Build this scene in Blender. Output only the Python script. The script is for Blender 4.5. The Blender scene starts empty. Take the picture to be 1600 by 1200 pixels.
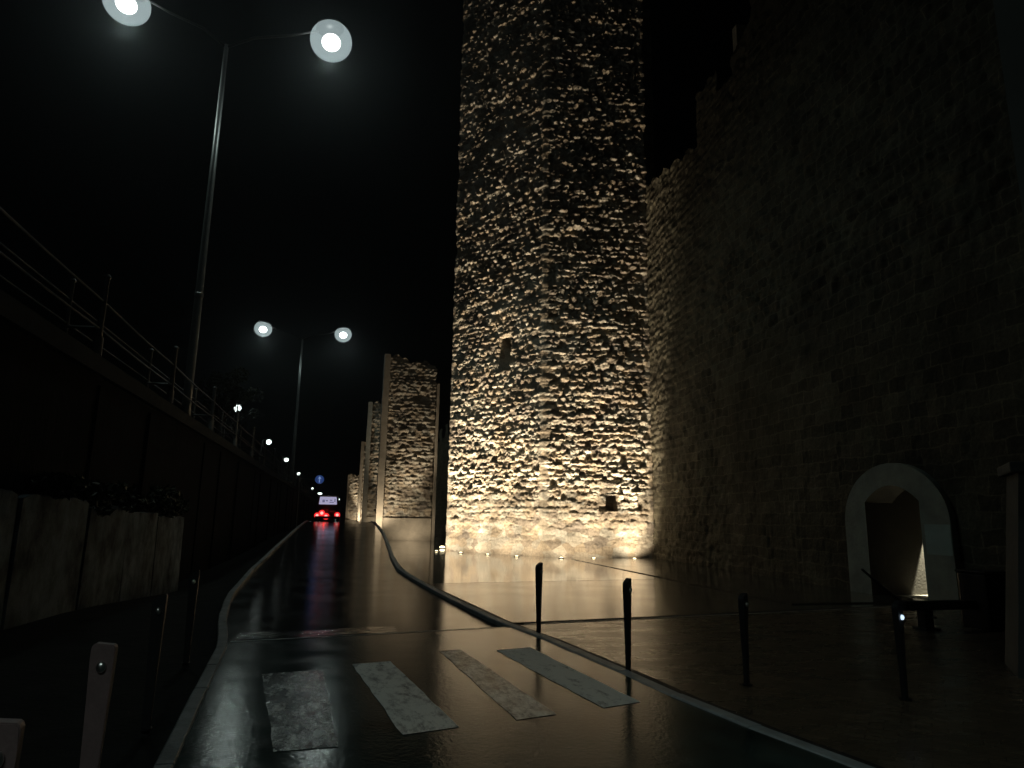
import bpy, bmesh, math, random
import numpy as np
from mathutils import Vector, Matrix, Euler

random.seed(7)
sc = bpy.context.scene
C = sc.collection
R = math.radians

# ------------------------------------------------------------------ camera
F = 1060.0; PITCH = math.atan(210 / F); YAW = R(13.855); ROLL = R(0.95)
fw = Vector((math.sin(YAW) * math.cos(PITCH), math.cos(YAW) * math.cos(PITCH), math.sin(PITCH)))
r0 = Vector((math.cos(YAW), -math.sin(YAW), 0)); u0 = r0.cross(fw)
rt = r0 * math.cos(ROLL) + u0 * math.sin(ROLL)
up = -r0 * math.sin(ROLL) + u0 * math.cos(ROLL)
cam_d = bpy.data.cameras.new("camera"); cam = bpy.data.objects.new("camera", cam_d); C.objects.link(cam)
M = Matrix((rt, up, -fw)).transposed().to_4x4(); M.translation = Vector((0, 0, 1.6))
cam.matrix_world = M
cam_d.sensor_width = 36; cam_d.lens = 36 * F / 1600; cam_d.clip_start = 0.05; cam_d.clip_end = 3000
sc.camera = cam

# ------------------------------------------------------------------ night sky
w = bpy.data.worlds.new("World"); sc.world = w; w.use_nodes = True
wn = w.node_tree; wn.nodes.clear()
sky = wn.nodes.new("ShaderNodeTexSky"); sky.sky_type = 'NISHITA'; sky.sun_disc = False
sky.sun_elevation = R(-4); sky.sun_rotation = R(120)
bg = wn.nodes.new("ShaderNodeBackground"); bg.inputs[1].default_value = 0.004
wo = wn.nodes.new("ShaderNodeOutputWorld")
wn.links.new(sky.outputs[0], bg.inputs[0]); wn.links.new(bg.outputs[0], wo.inputs[0])

vs = sc.view_settings; vs.view_transform = 'Standard'; vs.look = 'None'; vs.exposure = 0; vs.gamma = 1
vs.use_curve_mapping = False
sc.cycles.use_denoising = True
sc.cycles.max_bounces = 5; sc.cycles.diffuse_bounces = 3; sc.cycles.glossy_bounces = 3
sc.cycles.sample_clamp_indirect = 3.0
sc.cycles.use_light_tree = True

# ------------------------------------------------------------------ light levels
FLOOD = 0.95      # warm uplights
STREET = 0.20     # cool street lamps
WARM = (1.0, 0.81, 0.58)
COOL = (0.80, 1.0, 0.92)

# ------------------------------------------------------------------ materials
def nodes(m):
    return m.node_tree.nodes, m.node_tree.links

def mat(name, col, rough=0.7, metal=0.0, var=0.0, vscale=3.0, bump=0.0, bscale=20.0, rvar=0.0, rscale=2.0,
        emit=None, estr=0.0, stretch=(1, 1, 1), coat=0.0, spec=0.5):
    m = bpy.data.materials.new(name); m.use_nodes = True
    N, L = nodes(m); b = N["Principled BSDF"]
    b.inputs["Base Color"].default_value = (*col, 1); b.inputs["Roughness"].default_value = rough
    b.inputs["Metallic"].default_value = metal; b.inputs["Specular IOR Level"].default_value = spec
    if coat: b.inputs["Coat Weight"].default_value = coat
    if var or bump or rvar:
        tc = N.new("ShaderNodeTexCoord"); mp = N.new("ShaderNodeMapping"); mp.inputs["Scale"].default_value = stretch
        L.new(tc.outputs["Object"], mp.inputs[0])
    if var:
        n = N.new("ShaderNodeTexNoise"); n.inputs["Scale"].default_value = vscale; n.inputs["Detail"].default_value = 8
        n.inputs["Roughness"].default_value = 0.65
        L.new(mp.outputs[0], n.inputs[0])
        cr = N.new("ShaderNodeValToRGB"); cr.color_ramp.elements[0].position = 0.3; cr.color_ramp.elements[1].position = 0.7
        cr.color_ramp.elements[0].color = (*[c * (1 - var) for c in col], 1)
        cr.color_ramp.elements[1].color = (*[min(1, c * (1 + var)) for c in col], 1)
        L.new(n.outputs[0], cr.inputs[0]); L.new(cr.outputs[0], b.inputs["Base Color"])
    if rvar:
        n = N.new("ShaderNodeTexNoise"); n.inputs["Scale"].default_value = rscale; n.inputs["Detail"].default_value = 5
        L.new(mp.outputs[0], n.inputs[0])
        mr = N.new("ShaderNodeMapRange"); mr.inputs[1].default_value = 0.2; mr.inputs[2].default_value = 0.8
        mr.inputs[3].default_value = max(0.02, rough - rvar); mr.inputs[4].default_value = min(1, rough + rvar)
        L.new(n.outputs[0], mr.inputs[0]); L.new(mr.outputs[0], b.inputs["Roughness"])
    if bump:
        n = N.new("ShaderNodeTexNoise"); n.inputs["Scale"].default_value = bscale; n.inputs["Detail"].default_value = 6
        L.new(mp.outputs[0], n.inputs[0])
        bp = N.new("ShaderNodeBump"); bp.inputs["Strength"].default_value = bump; bp.inputs["Distance"].default_value = 0.02
        L.new(n.outputs[0], bp.inputs["Height"]); L.new(bp.outputs[0], b.inputs["Normal"])
    if emit:
        b.inputs["Emission Color"].default_value = (*emit, 1); b.inputs["Emission Strength"].default_value = estr
    return m

def stone_mat(name, col, bump=0.5, cv=1.0, blocks=False):
    m = bpy.data.materials.new(name); m.use_nodes = True
    N, L = nodes(m); b = N["Principled BSDF"]; b.inputs["Roughness"].default_value = 0.85
    b.inputs["Specular IOR Level"].default_value = 0.25
    tc = N.new("ShaderNodeTexCoord")
    v = N.new("ShaderNodeTexVoronoi"); v.inputs["Scale"].default_value = 1.9
    mp = N.new("ShaderNodeMapping"); mp.inputs["Scale"].default_value = (1, 1, 1.5)
    L.new(tc.outputs["Object"], mp.inputs[0]); L.new(mp.outputs[0], v.inputs[0])
    n1 = N.new("ShaderNodeTexNoise"); n1.inputs["Scale"].default_value = 0.6; n1.inputs["Detail"].default_value = 6
    n2 = N.new("ShaderNodeTexNoise"); n2.inputs["Scale"].default_value = 14; n2.inputs["Detail"].default_value = 8
    for n in (n1, n2): L.new(tc.outputs["Object"], n.inputs[0])
    sep = N.new("ShaderNodeSeparateColor"); L.new(v.outputs["Color"], sep.inputs[0])
    cr = N.new("ShaderNodeValToRGB"); e = cr.color_ramp.elements
    e[0].position = 0.0; e[0].color = (col[0] * .62, col[1] * .60, col[2] * .60, 1)
    e[1].position = 1.0; e[1].color = (col[0] * 1.3, col[1] * 1.3, col[2] * 1.25, 1)
    k = e.new(0.45); k.color = (col[0] * 1.0, col[1] * .92, col[2] * .80, 1)
    k = e.new(0.7); k.color = (col[0] * .95, col[1] * 1.0, col[2] * 1.02, 1)
    L.new(sep.outputs[0], cr.inputs[0])
    def mul(a, lo, hi, src):
        mr = N.new("ShaderNodeMapRange"); mr.inputs[1].default_value = .3; mr.inputs[2].default_value = .7
        mr.inputs[3].default_value = lo; mr.inputs[4].default_value = hi; L.new(src, mr.inputs[0])
        mx = N.new("ShaderNodeVectorMath"); mx.operation = 'SCALE'; L.new(a, mx.inputs[0]); L.new(mr.outputs[0], mx.inputs["Scale"])
        return mx.outputs[0]
    mxc = N.new("ShaderNodeMix"); mxc.data_type = 'RGBA'; mxc.inputs[0].default_value = cv; mxc.inputs[6].default_value = (*col, 1)
    L.new(cr.outputs[0], mxc.inputs[7]); o = mul(mxc.outputs[2], .65, 1.2, n1.outputs[0]); o = mul(o, .75, 1.15, n2.outputs[0])
    if blocks:   # coursed blocks with pale mortar, laid in the wall's own plane
        sp = N.new("ShaderNodeSeparateXYZ"); L.new(tc.outputs["Object"], sp.inputs[0])
        cb = N.new("ShaderNodeCombineXYZ"); L.new(sp.outputs[1], cb.inputs[0]); L.new(sp.outputs[2], cb.inputs[1])
        ds = N.new("ShaderNodeVectorMath"); ds.operation = 'MULTIPLY_ADD'; ds.inputs[1].default_value = (.22, .22, 0)
        nd = N.new("ShaderNodeTexNoise"); nd.inputs["Scale"].default_value = 1.7; nd.inputs["Detail"].default_value = 4
        L.new(tc.outputs["Object"], nd.inputs[0]); L.new(nd.outputs["Color"], ds.inputs[0]); L.new(cb.outputs[0], ds.inputs[2])
        bk = N.new("ShaderNodeTexBrick"); bk.inputs["Scale"].default_value = 1; bk.inputs["Brick Width"].default_value = .52; bk.inputs["Row Height"].default_value = .33
        bk.inputs["Mortar Size"].default_value = .022; bk.inputs["Mortar Smooth"].default_value = .6; bk.inputs["Bias"].default_value = 0
        bk.inputs["Color1"].default_value = (.6, .6, .6, 1); bk.inputs["Color2"].default_value = (1.1, 1.15, 1.15, 1); bk.inputs["Mortar"].default_value = (1.4, 1.45, 1.45, 1)
        L.new(ds.outputs[0], bk.inputs[0])
        vm = N.new("ShaderNodeVectorMath"); vm.operation = 'MULTIPLY'; L.new(o, vm.inputs[0]); L.new(bk.outputs[0], vm.inputs[1]); o = vm.outputs[0]
    L.new(o, b.inputs["Base Color"])
    bp = N.new("ShaderNodeBump"); bp.inputs["Strength"].default_value = bump; bp.inputs["Distance"].default_value = 0.03
    L.new(n2.outputs[0], bp.inputs["Height"]); L.new(bp.outputs[0], b.inputs["Normal"])
    return m

def paving_mat(name, col, rough, rv, bw, bh, streak=0.0, bump=0.03):
    """wet stone slabs: slab to slab tone and gloss vary, joints dark"""
    m = bpy.data.materials.new(name); m.use_nodes = True
    N, L = nodes(m); b = N["Principled BSDF"]
    tc = N.new("ShaderNodeTexCoord")
    b.inputs["Coat Weight"].default_value = .45; b.inputs["Specular IOR Level"].default_value = .40; b.inputs["Coat Roughness"].default_value = rough * .9; b.inputs["Coat IOR"].default_value = 1.33
    br = N.new("ShaderNodeTexBrick"); br.inputs["Scale"].default_value = 1.0
    br.inputs["Brick Width"].default_value = bw; br.inputs["Row Height"].default_value = bh
    br.inputs["Mortar Size"].default_value = 0.006; br.inputs["Color1"].default_value = (.25, .25, .25, 1)
    br.inputs["Color2"].default_value = (1, 1, 1, 1); br.inputs["Mortar"].default_value = (0, 0, 0, 1)
    mp = N.new("ShaderNodeMapping"); mp.inputs["Rotation"].default_value = (0, 0, R(9 + (36 if streak else 0)))
    L.new(tc.outputs["Object"], mp.inputs[0]); L.new(mp.outputs[0], br.inputs[0])
    n = N.new("ShaderNodeTexNoise"); n.inputs["Scale"].default_value = 0.9; n.inputs["Detail"].default_value = 6
    mp2 = N.new("ShaderNodeMapping"); mp2.inputs["Scale"].default_value = (1, 1 + 3 * streak, 1)
    mp2.inputs["Rotation"].default_value = (0, 0, R(-8)); L.new(tc.outputs["Object"], mp2.inputs[0])
    L.new(mp2.outputs[0], n.inputs[0])
    cr = N.new("ShaderNodeMapRange"); cr.inputs[3].default_value = .55; cr.inputs[4].default_value = 1.15
    L.new(br.outputs[0], cr.inputs[0])
    sm = N.new("ShaderNodeVectorMath"); sm.operation = 'SCALE'; sm.inputs[0].default_value = col
    L.new(cr.outputs[0], sm.inputs["Scale"]); L.new(sm.outputs[0], b.inputs["Base Color"])
    ad = N.new("ShaderNodeMath"); ad.operation = 'MULTIPLY_ADD'; L.new(br.outputs[0], ad.inputs[0]); ad.inputs[1].default_value = -rv * .5
    mr = N.new("ShaderNodeMapRange"); mr.inputs[1].default_value = .35; mr.inputs[2].default_value = .65
    mr.inputs[3].default_value = rough; mr.inputs[4].default_value = rough + rv; L.new(n.outputs[0], mr.inputs[0])
    L.new(mr.outputs[0], ad.inputs[2]); L.new(ad.outputs[0], b.inputs["Roughness"])
    n3 = N.new("ShaderNodeTexNoise"); n3.inputs["Scale"].default_value = 9; n3.inputs["Detail"].default_value = 5
    L.new(mp2.outputs[0], n3.inputs[0])
    mm = N.new("ShaderNodeMath"); mm.operation = 'MULTIPLY_ADD'; L.new(br.outputs["Fac"], mm.inputs[0]); mm.inputs[1].default_value = -.6
    L.new(n3.outputs[0], mm.inputs[2])
    bp = N.new("ShaderNodeBump"); bp.inputs["Strength"].default_value = bump; bp.inputs["Distance"].default_value = 0.01
    L.new(mm.outputs[0], bp.inputs["Height"]); L.new(bp.outputs[0], b.inputs["Normal"])
    return m

def paint_mat(name, wear, shine):
    """worn road paint: the asphalt shows through along cracks and scuffs"""
    m = bpy.data.materials.new(name); m.use_nodes = True
    N, L = nodes(m); b = N["Principled BSDF"]
    tc = N.new("ShaderNodeTexCoord")
    n = N.new("ShaderNodeTexNoise"); n.inputs["Scale"].default_value = 6; n.inputs["Detail"].default_value = 10; n.inputs["Roughness"].default_value = .78
    mp = N.new("ShaderNodeMapping"); mp.inputs["Scale"].default_value = (1.6, .6, 1); L.new(tc.outputs["Object"], mp.inputs[0]); L.new(mp.outputs[0], n.inputs[0])
    v = N.new("ShaderNodeTexVoronoi"); v.feature = 'DISTANCE_TO_EDGE'; v.inputs["Scale"].default_value = 3.6
    nv = N.new("ShaderNodeVectorMath"); nv.operation = 'MULTIPLY_ADD'; L.new(n.outputs["Color"], nv.inputs[0])
    nv.inputs[1].default_value = (.25, .25, .25); L.new(tc.outputs["Object"], nv.inputs[2]); L.new(nv.outputs[0], v.inputs[0])
    lt = N.new("ShaderNodeMapRange"); lt.inputs[1].default_value = 0; lt.inputs[2].default_value = .05
    lt.inputs[3].default_value = .07; lt.inputs[4].default_value = 0; L.new(v.outputs["Distance"], lt.inputs[0])
    s = N.new("ShaderNodeMath"); s.operation = 'SUBTRACT'; L.new(n.outputs[0], s.inputs[0]); L.new(lt.outputs[0], s.inputs[1])
    mr = N.new("ShaderNodeMapRange"); mr.inputs[1].default_value = wear - .10; mr.inputs[2].default_value = wear + .10
    L.new(s.outputs[0], mr.inputs[0])
    mx = N.new("ShaderNodeMix"); mx.data_type = 'RGBA'
    mx.inputs[6].default_value = (.022, .024, .024, 1); mx.inputs[7].default_value = (.80, .82, .78, 1)
    L.new(mr.outputs[0], mx.inputs[0]); L.new(mx.outputs[2], b.inputs["Base Color"])
    b.inputs["Roughness"].default_value = shine
    bp = N.new("ShaderNodeBump"); bp.inputs["Strength"].default_value = .40; bp.inputs["Distance"].default_value = .01
    n4 = N.new("ShaderNodeTexNoise"); n4.inputs["Scale"].default_value = 35; n4.inputs["Detail"].default_value = 4
    L.new(tc.outputs["Object"], n4.inputs[0]); L.new(n4.outputs[0], bp.inputs["Height"]); L.new(bp.outputs[0], b.inputs["Normal"])
    return m

MT = {
    'tower': stone_mat('old_limestone', (.37, .34, .285)),
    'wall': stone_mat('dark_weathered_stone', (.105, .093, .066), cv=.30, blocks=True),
    'smooth': mat('dressed_limestone', (.36, .325, .26), .8, var=.22, vscale=2, bump=.4, bscale=9),
    'arch': mat('dressed_pale_stone', (.27, .31, .28), .8, var=.28, vscale=1.6, bump=.3, bscale=14),
    'archlight': mat('pale_new_stone_block', (.36, .50, .50), .8, var=.1, bump=.2),
    'plaster': mat('passage_plaster', (.085, .080, .068), .9, var=.15, vscale=2.5, bump=.25),
    'asphalt': mat('wet_asphalt', (.013, .013, .0128), .13, var=.45, vscale=1.3, rvar=.05, rscale=1.1, bump=.05, bscale=40, spec=.13),
    'asphalt2': mat('wet_patched_asphalt', (.028, .043, .039), .14, var=.7, vscale=2.2, rvar=.06, rscale=2.3, bump=.10, bscale=26, spec=.22),
    'puddle': mat('standing_water', (.012, .013, .013), .06, bump=.9, bscale=7),
    'kerb': mat('granite_kerb', (.30, .33, .34), .5, var=.3, vscale=5, bump=.3, bscale=40),
    'kerb_left': mat('dark_granite_kerb', (.15, .16, .165), .6, var=.4, vscale=5, bump=.3, bscale=40),  # darker tone of the granite for the left kerb
    'joint': mat('dark_drain_channel', (.008, .008, .008), .7),
    'line': mat('white_line_paint', (.55, .53, .48), .5, var=.3, vscale=9),
    'terrain': mat('dark_wet_soil', (.010, .011, .010), .85, spec=.08, var=.5, vscale=2, bump=.6, bscale=12),
    'concrete': mat('stained_concrete', (.125, .160, .185), .85, spec=.1, var=.85, vscale=1.9, bump=.5, bscale=9, stretch=(1, 1, .8)),
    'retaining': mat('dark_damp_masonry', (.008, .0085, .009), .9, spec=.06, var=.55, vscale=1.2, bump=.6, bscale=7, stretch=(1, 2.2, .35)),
    'parapet': mat('weathered_concrete_beam', (.022, .024, .024), .85, spec=.1, var=.3, vscale=1.5, bump=.3),
    'rail': mat('galvanised_rail', (.10, .105, .105), .5, metal=.5, var=.2),
    'pole': mat('galvanised_pole', (.22, .23, .23), .42, metal=.5, var=.12, vscale=4),
    'sleeve': mat('pale_post_sleeve', (.16, .16, .155), .6, var=.2),
    'bollard': mat('brown_painted_steel', (.20, .14, .14), .55, var=.25, vscale=6, bump=.15, bscale=60),
    'bollard_dark': mat('black_shaded_steel', (.012, .012, .013), .6),
    'stud': mat('polished_steel_stud', (.9, .9, .88), .30, metal=1.0),
    'studled': mat('blue_white_light', (.8, .9, 1), .3, emit=(.62, .80, 1.0), estr=1.3),
    'black': mat('black_steel', (.010, .010, .011), .45),
    'foliage': mat('dark_leaves', (.045, .060, .028), .6, var=.4, vscale=3),
    'bark': mat('dark_bark', (.05, .04, .03), .9, var=.3, bump=.5),
    'render': mat('grey_smooth_render', (.11, .12, .115), .85, var=.12, vscale=1.2, bump=.15),
    'pierm': mat('weathered_pier_stone', (.055, .062, .06), .85, var=.3, vscale=1.5, bump=.4, bscale=8),
    'glass': mat('dark_glass', (.01, .01, .012), .08),
    'carbody': mat('dark_red_car_paint', (.09, .012, .015), .3, coat=.6),
    'tyre': mat('tyre_rubber', (.012, .012, .012), .85),
    'red': mat('tail_lamp_red', (.4, .01, .01), .3, emit=(1.0, .03, .03), estr=1.1),
    'redhot': mat('tail_lamp_core', (.6, .2, .2), .3, emit=(1.0, .42, .38), estr=1.4),
    'litwin': mat('lit_rear_glass', (.5, .5, .6), .3, emit=(.58, .55, .80), estr=.6),
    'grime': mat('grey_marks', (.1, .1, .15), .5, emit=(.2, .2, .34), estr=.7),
    'plate': mat('number_plate', (.5, .5, .45), .5),
    'signblue': mat('blue_sign_face', (.02, .05, .25), .4, emit=(.03, .07, .24), estr=.55),  # faint glow added so the sign face shows without a lamp on it
    'signwhite': mat('white_sign_arrow', (.5, .6, .8), .4, emit=(.3, .42, .75), estr=.55),  # arrow given the same added glow as the face
    'core': mat('lamp_core', (1, 1, 1), .3, emit=(.92, 1.0, .97), estr=30),
    'ring': mat('lamp_glare_ring', (.7, .8, .8), .4, emit=(.50, .62, .60), estr=1.0),
    'farlamp': mat('far_lamp_glow', (1, 1, 1), .3, emit=(.85, 1.0, .95), estr=3),
    'uplight': mat('warm_uplight_lens', (1, .9, .7), .3, emit=(1.0, .84, .5), estr=5),
    'steel': mat('dark_steel', (.12, .12, .12), .4, metal=.8),
}

def glare_mat():  # half clear, half glowing shell: lens glare of the lamps made as a surface
    m = bpy.data.materials.new('lamp_glare_shell'); m.use_nodes = True; N, L = nodes(m); N.clear()
    o = N.new("ShaderNodeOutputMaterial"); mx = N.new("ShaderNodeMixShader"); mx.inputs[0].default_value = .72
    t = N.new("ShaderNodeBsdfTransparent"); e = N.new("ShaderNodeEmission"); e.inputs[0].default_value = (.42, .52, .53, 1); e.inputs[1].default_value = .78
    L.new(t.outputs[0], mx.inputs[1]); L.new(e.outputs[0], mx.inputs[2]); L.new(mx.outputs[0], o.inputs[0])
    return m
MT['glare'] = glare_mat()

# ------------------------------------------------------------------ object helpers
def tag(o, label=None, cat=None, group=None, kind=None):
    if label: o['label'] = label
    if cat: o['category'] = cat
    if group: o['group'] = group
    if kind: o['kind'] = kind
    return o

def empty(name, loc=(0, 0, 0), rz=0, label=None, cat=None, group=None):
    o = bpy.data.objects.new(name, None); C.objects.link(o); o.location = loc; o.rotation_euler = (0, 0, rz)
    o.empty_display_size = .1
    return tag(o, label, cat, group)

def mesh_obj(name, verts, faces, m, parent=None, smooth=False):
    me = bpy.data.meshes.new(name)
    if isinstance(verts, np.ndarray):
        me.vertices.add(len(verts)); me.vertices.foreach_set("co", verts.astype(np.float32).ravel())
        fa = np.asarray(faces, dtype=np.int32); k = fa.shape[1]
        me.loops.add(fa.size); me.loops.foreach_set("vertex_index", fa.ravel())
        me.polygons.add(len(fa)); me.polygons.foreach_set("loop_start", np.arange(0, fa.size, k, dtype=np.int32))
        me.polygons.foreach_set("loop_total", np.full(len(fa), k, dtype=np.int32))
        me.update(calc_edges=True); me.validate()
    else:
        me.from_pydata(verts, [], faces); me.update()
    if smooth: me.polygons.foreach_set("use_smooth", [True] * len(me.polygons))
    me.materials.append(m)
    o = bpy.data.objects.new(name, me); C.objects.link(o)
    if parent: o.parent = parent
    return o

class MB:
    """collects shapes and links them as one mesh"""
    def __init__(s): s.v = []; s.f = []
    def add(s, vs, fs):
        k = len(s.v); s.v += [tuple(v) for v in vs]; s.f += [tuple(i + k for i in f) for f in fs]; return s
    def box(s, x0, x1, y0, y1, z0, z1, mtx=None):
        v = [Vector(p) for p in ((x0, y0, z0), (x1, y0, z0), (x1, y1, z0), (x0, y1, z0), (x0, y0, z1), (x1, y0, z1), (x1, y1, z1), (x0, y1, z1))]
        if mtx: v = [mtx @ p for p in v]
        return s.add(v, [(3, 2, 1, 0), (4, 5, 6, 7), (0, 1, 5, 4), (1, 2, 6, 5), (2, 3, 7, 6), (3, 0, 4, 7)])
    def bevbox(s, x0, x1, y0, y1, z0, z1, b, mtx=None):
        bm = bmesh.new(); bmesh.ops.create_cube(bm, size=1)
        for v in bm.verts:
            v.co = Vector(((x0 + x1) / 2 + v.co.x * (x1 - x0), (y0 + y1) / 2 + v.co.y * (y1 - y0), (z0 + z1) / 2 + v.co.z * (z1 - z0)))
        bmesh.ops.bevel(bm, geom=bm.edges[:], offset=b, segments=2, affect='EDGES', profile=.6)
        if mtx: bm.transform(mtx)
        bm.verts.index_update()
        s.add([v.co[:] for v in bm.verts], [[v.index for v in f.verts] for f in bm.faces]); bm.free(); return s
    def tube(s, pts, r, n=10, cap=True):
        pts = [Vector(p) for p in pts]; rs = r if isinstance(r, (list, tuple)) else [r] * len(pts)
        k = len(s.v); a = None
        for i, p in enumerate(pts):
            d = (pts[min(i + 1, len(pts) - 1)] - pts[max(i - 1, 0)]).normalized()
            if a is None: a = d.orthogonal().normalized()
            a = (a - d * a.dot(d)).normalized(); b = d.cross(a)
            for j in range(n):
                t = 2 * math.pi * j / n; s.v.append(tuple(p + (a * math.cos(t) + b * math.sin(t)) * rs[i]))
        for i in range(len(pts) - 1):
            for j in range(n):
                q = k + i * n; s.f.append((q + j, q + (j + 1) % n, q + n + (j + 1) % n, q + n + j))
        if cap:
            s.f.append(tuple(k + j for j in reversed(range(n)))); q = k + (len(pts) - 1) * n; s.f.append(tuple(q + j for j in range(n)))
        return s
    def lathe(s, prof, loc, n=24, axis=None):
        """prof: (r, h) list; axis: rotation matrix"""
        k = len(s.v); loc = Vector(loc)
        for r, h in prof:
            for j in range(n):
                t = 2 * math.pi * j / n; p = Vector((r * math.cos(t), r * math.sin(t), h))
                if axis: p = axis @ p
                s.v.append(tuple(loc + p))
        for i in range(len(prof) - 1):
            for j in range(n):
                q = k + i * n; s.f.append((q + j, q + (j + 1) % n, q + n + (j + 1) % n, q + n + j))
        s.f.append(tuple(k + j for j in reversed(range(n)))); q = k + (len(prof) - 1) * n; s.f.append(tuple(q + j for j in range(n)))
        return s
    def prism(s, poly, y0, y1, conv):
        """poly of (a,b); conv(a,b,d)->xyz"""
        n = len(poly); v = [conv(a, b, y0) for a, b in poly] + [conv(a, b, y1) for a, b in poly]
        return s.add(v, [tuple(range(n)), tuple(reversed(range(n, 2 * n)))] + [(i, n + i, n + (i + 1) % n, (i + 1) % n) for i in range(n)])
    def build(s, name, m, parent=None, smooth=False):
        return mesh_obj(name, s.v, s.f, m, parent, smooth)

def lamp(name, kind, loc, energy, color, parent=None, direction=None, angle=None, blend=.5, radius=.05):
    d = bpy.data.lights.new(name, kind); d.energy = energy; d.color = color; d.shadow_soft_size = radius
    if kind == 'SPOT': d.spot_size = R(angle); d.spot_blend = blend
    o = bpy.data.objects.new(name, d); C.objects.link(o); o.location = loc
    if direction is not None: o.rotation_euler = Vector(direction).to_track_quat('-Z', 'Y').to_euler()
    if parent: o.parent = parent
    return o

def copy_tree(o, parent=None):
    c = o.copy(); C.objects.link(c); c.parent = parent
    for ch in [x for x in bpy.data.objects if x.parent == o]: copy_tree(ch, c)
    return c

# ------------------------------------------------------------------ masonry height fields
def vnoise(x, y, seed):
    g = np.random.RandomState(seed).rand(64, 64)
    xi = np.floor(x).astype(int); yi = np.floor(y).astype(int); fx = x - xi; fy = y - yi
    fx = fx * fx * (3 - 2 * fx); fy = fy * fy * (3 - 2 * fy)
    a = g[xi % 64, yi % 64]; b = g[(xi + 1) % 64, yi % 64]; c = g[xi % 64, (yi + 1) % 64]; d = g[(xi + 1) % 64, (yi + 1) % 64]
    return (a * (1 - fx) + b * fx) * (1 - fy) + (c * (1 - fx) + d * fx) * fy

def fbm(x, y, seed, o=4):
    t = 0; a = .5
    for i in range(o): t = t + a * vnoise(x * 2 ** i + 13 * i, y * 2 ** i + 7 * i, seed + i); a *= .5
    return t - .47

def stonework(S, Z, seed, ch=(.24, .42), sw=(.24, .62), amp=1.0, warp=.13):
    """height of rough coursed rubble above its mortar bed, metres"""
    rs = np.random.RandomState(seed)
    s2 = S + warp * 1.1 * fbm(S * 1.4, Z * 1.4, seed + 20, 3); z2 = Z + warp * fbm(S * .9, Z * 1.5, seed + 30, 3) * 2.2
    e = np.cumsum(rs.uniform(ch[0], ch[1], 400)) + Z.min() - 1.0
    ci = np.clip(np.searchsorted(e, z2.ravel()).reshape(z2.shape), 1, 399)
    z0 = e[ci - 1]; z1 = e[ci]
    H = np.zeros_like(S); smin = S.min() - 1.2
    for k in np.unique(ci):
        mk = ci == k; n = int((S.max() - S.min() + 3) / sw[0]) + 4
        x = np.cumsum(rs.uniform(sw[0], sw[1], n)) + smin - rs.rand() * .5; ss = s2[mk]
        si = np.clip(np.searchsorted(x, ss), 1, n - 1); x0 = x[si - 1]; x1 = x[si]
        zz = z2[mk]; a0 = z0[mk]; a1 = z1[mk]
        # some stones are lower or higher than their course
        jz = rs.uniform(-.045, .045, n)[si]
        u = (ss - x0) / (x1 - x0); v = np.clip((zz - a0 - jz) / (a1 - a0), 0, 1)
        q = np.abs(2 * u - 1) ** 3.3 + np.abs(2 * v - 1) ** 2.6
        prof = np.clip(1 - q, 0, 1) ** .45
        pr = rs.normal(0, .032, n)[si]; tz = rs.normal(-.012, .05, n)[si]; tx = rs.normal(0, .035, n)[si]
        gone = (rs.rand(n) < .06)[si]
        h = prof * (.075 + pr + tz * (v - .5) * 2 * .8 + tx * (u - .5) * 2)
        H[mk] = np.where(gone, -.10 * prof, h)
    H = H + .095 * fbm(S * 4.6, Z * 6, seed + 50, 4) + .17 * np.abs(fbm(S * 7, Z * 9, seed + 60, 4)) * -1.3 + .05 * fbm(S * 16, Z * 20, seed + 65, 2)
    H = H + .10 * fbm(S * .5, Z * .5, seed + 70, 3) + .13 * fbm(S * .55, Z * 1.5, seed + 80, 3)
    return H * amp

def masonry(name, path, z0, z1, du, dz, seed, m, parent=None, top=None, hole=None, modify=None, smooth_corner=.18, **kw):
    """one continuous sheet of relief along a plan polyline; outward is to the right of the path"""
    P = [Vector(p) for p in path]
    cum = [0]
    for a, b in zip(P, P[1:]): cum.append(cum[-1] + (b - a).length)
    Ltot = cum[-1]; ns = int(Ltot / du) + 1; nz = int((z1 - z0) / dz) + 1
    s = np.linspace(0, Ltot, ns); z = np.linspace(z0, z1, nz); S, Z = np.meshgrid(s, z, indexing='ij')
    X = np.interp(s, cum, [p.x for p in P]); Y = np.interp(s, cum, [p.y for p in P])
    nrm = []
    for a, b in zip(P, P[1:]):
        d = (b - a).normalized(); nrm.append((d.y, -d.x))
    nx = np.zeros(ns); ny = np.zeros(ns)
    for i, (a, b) in enumerate(zip(cum, cum[1:])):
        wgt = np.clip(1 - np.maximum(a - s, s - b) / smooth_corner, 0, 1) if True else 0
        nx += nrm[i][0] * wgt; ny += nrm[i][1] * wgt
    l = np.sqrt(nx ** 2 + ny ** 2); nx /= l; ny /= l
    H = stonework(S, Z, seed, **kw)
    if modify is not None: H = modify(H, S, Z, cum)
    V = np.stack([X[:, None] + nx[:, None] * H, Y[:, None] + ny[:, None] * H, Z + .3 * 0 * H], -1)
    idx = np.arange(ns * nz).reshape(ns, nz)
    a = idx[:-1, :-1]; b = idx[1:, :-1]; c = idx[1:, 1:]; d = idx[:-1, 1:]
    keep = np.ones(a.shape, bool); Sc = (S[:-1, :-1] + S[1:, 1:]) / 2; Zc = (Z[:-1, :-1] + Z[1:, 1:]) / 2
    if top is not None: keep &= Zc < top(Sc)
    if hole is not None: keep &= ~hole(Sc, Zc)
    Fq = np.stack([a[keep], b[keep], c[keep], d[keep]], -1)
    return mesh_obj(name, V.reshape(-1, 3), Fq, m, parent, smooth=True)

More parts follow.
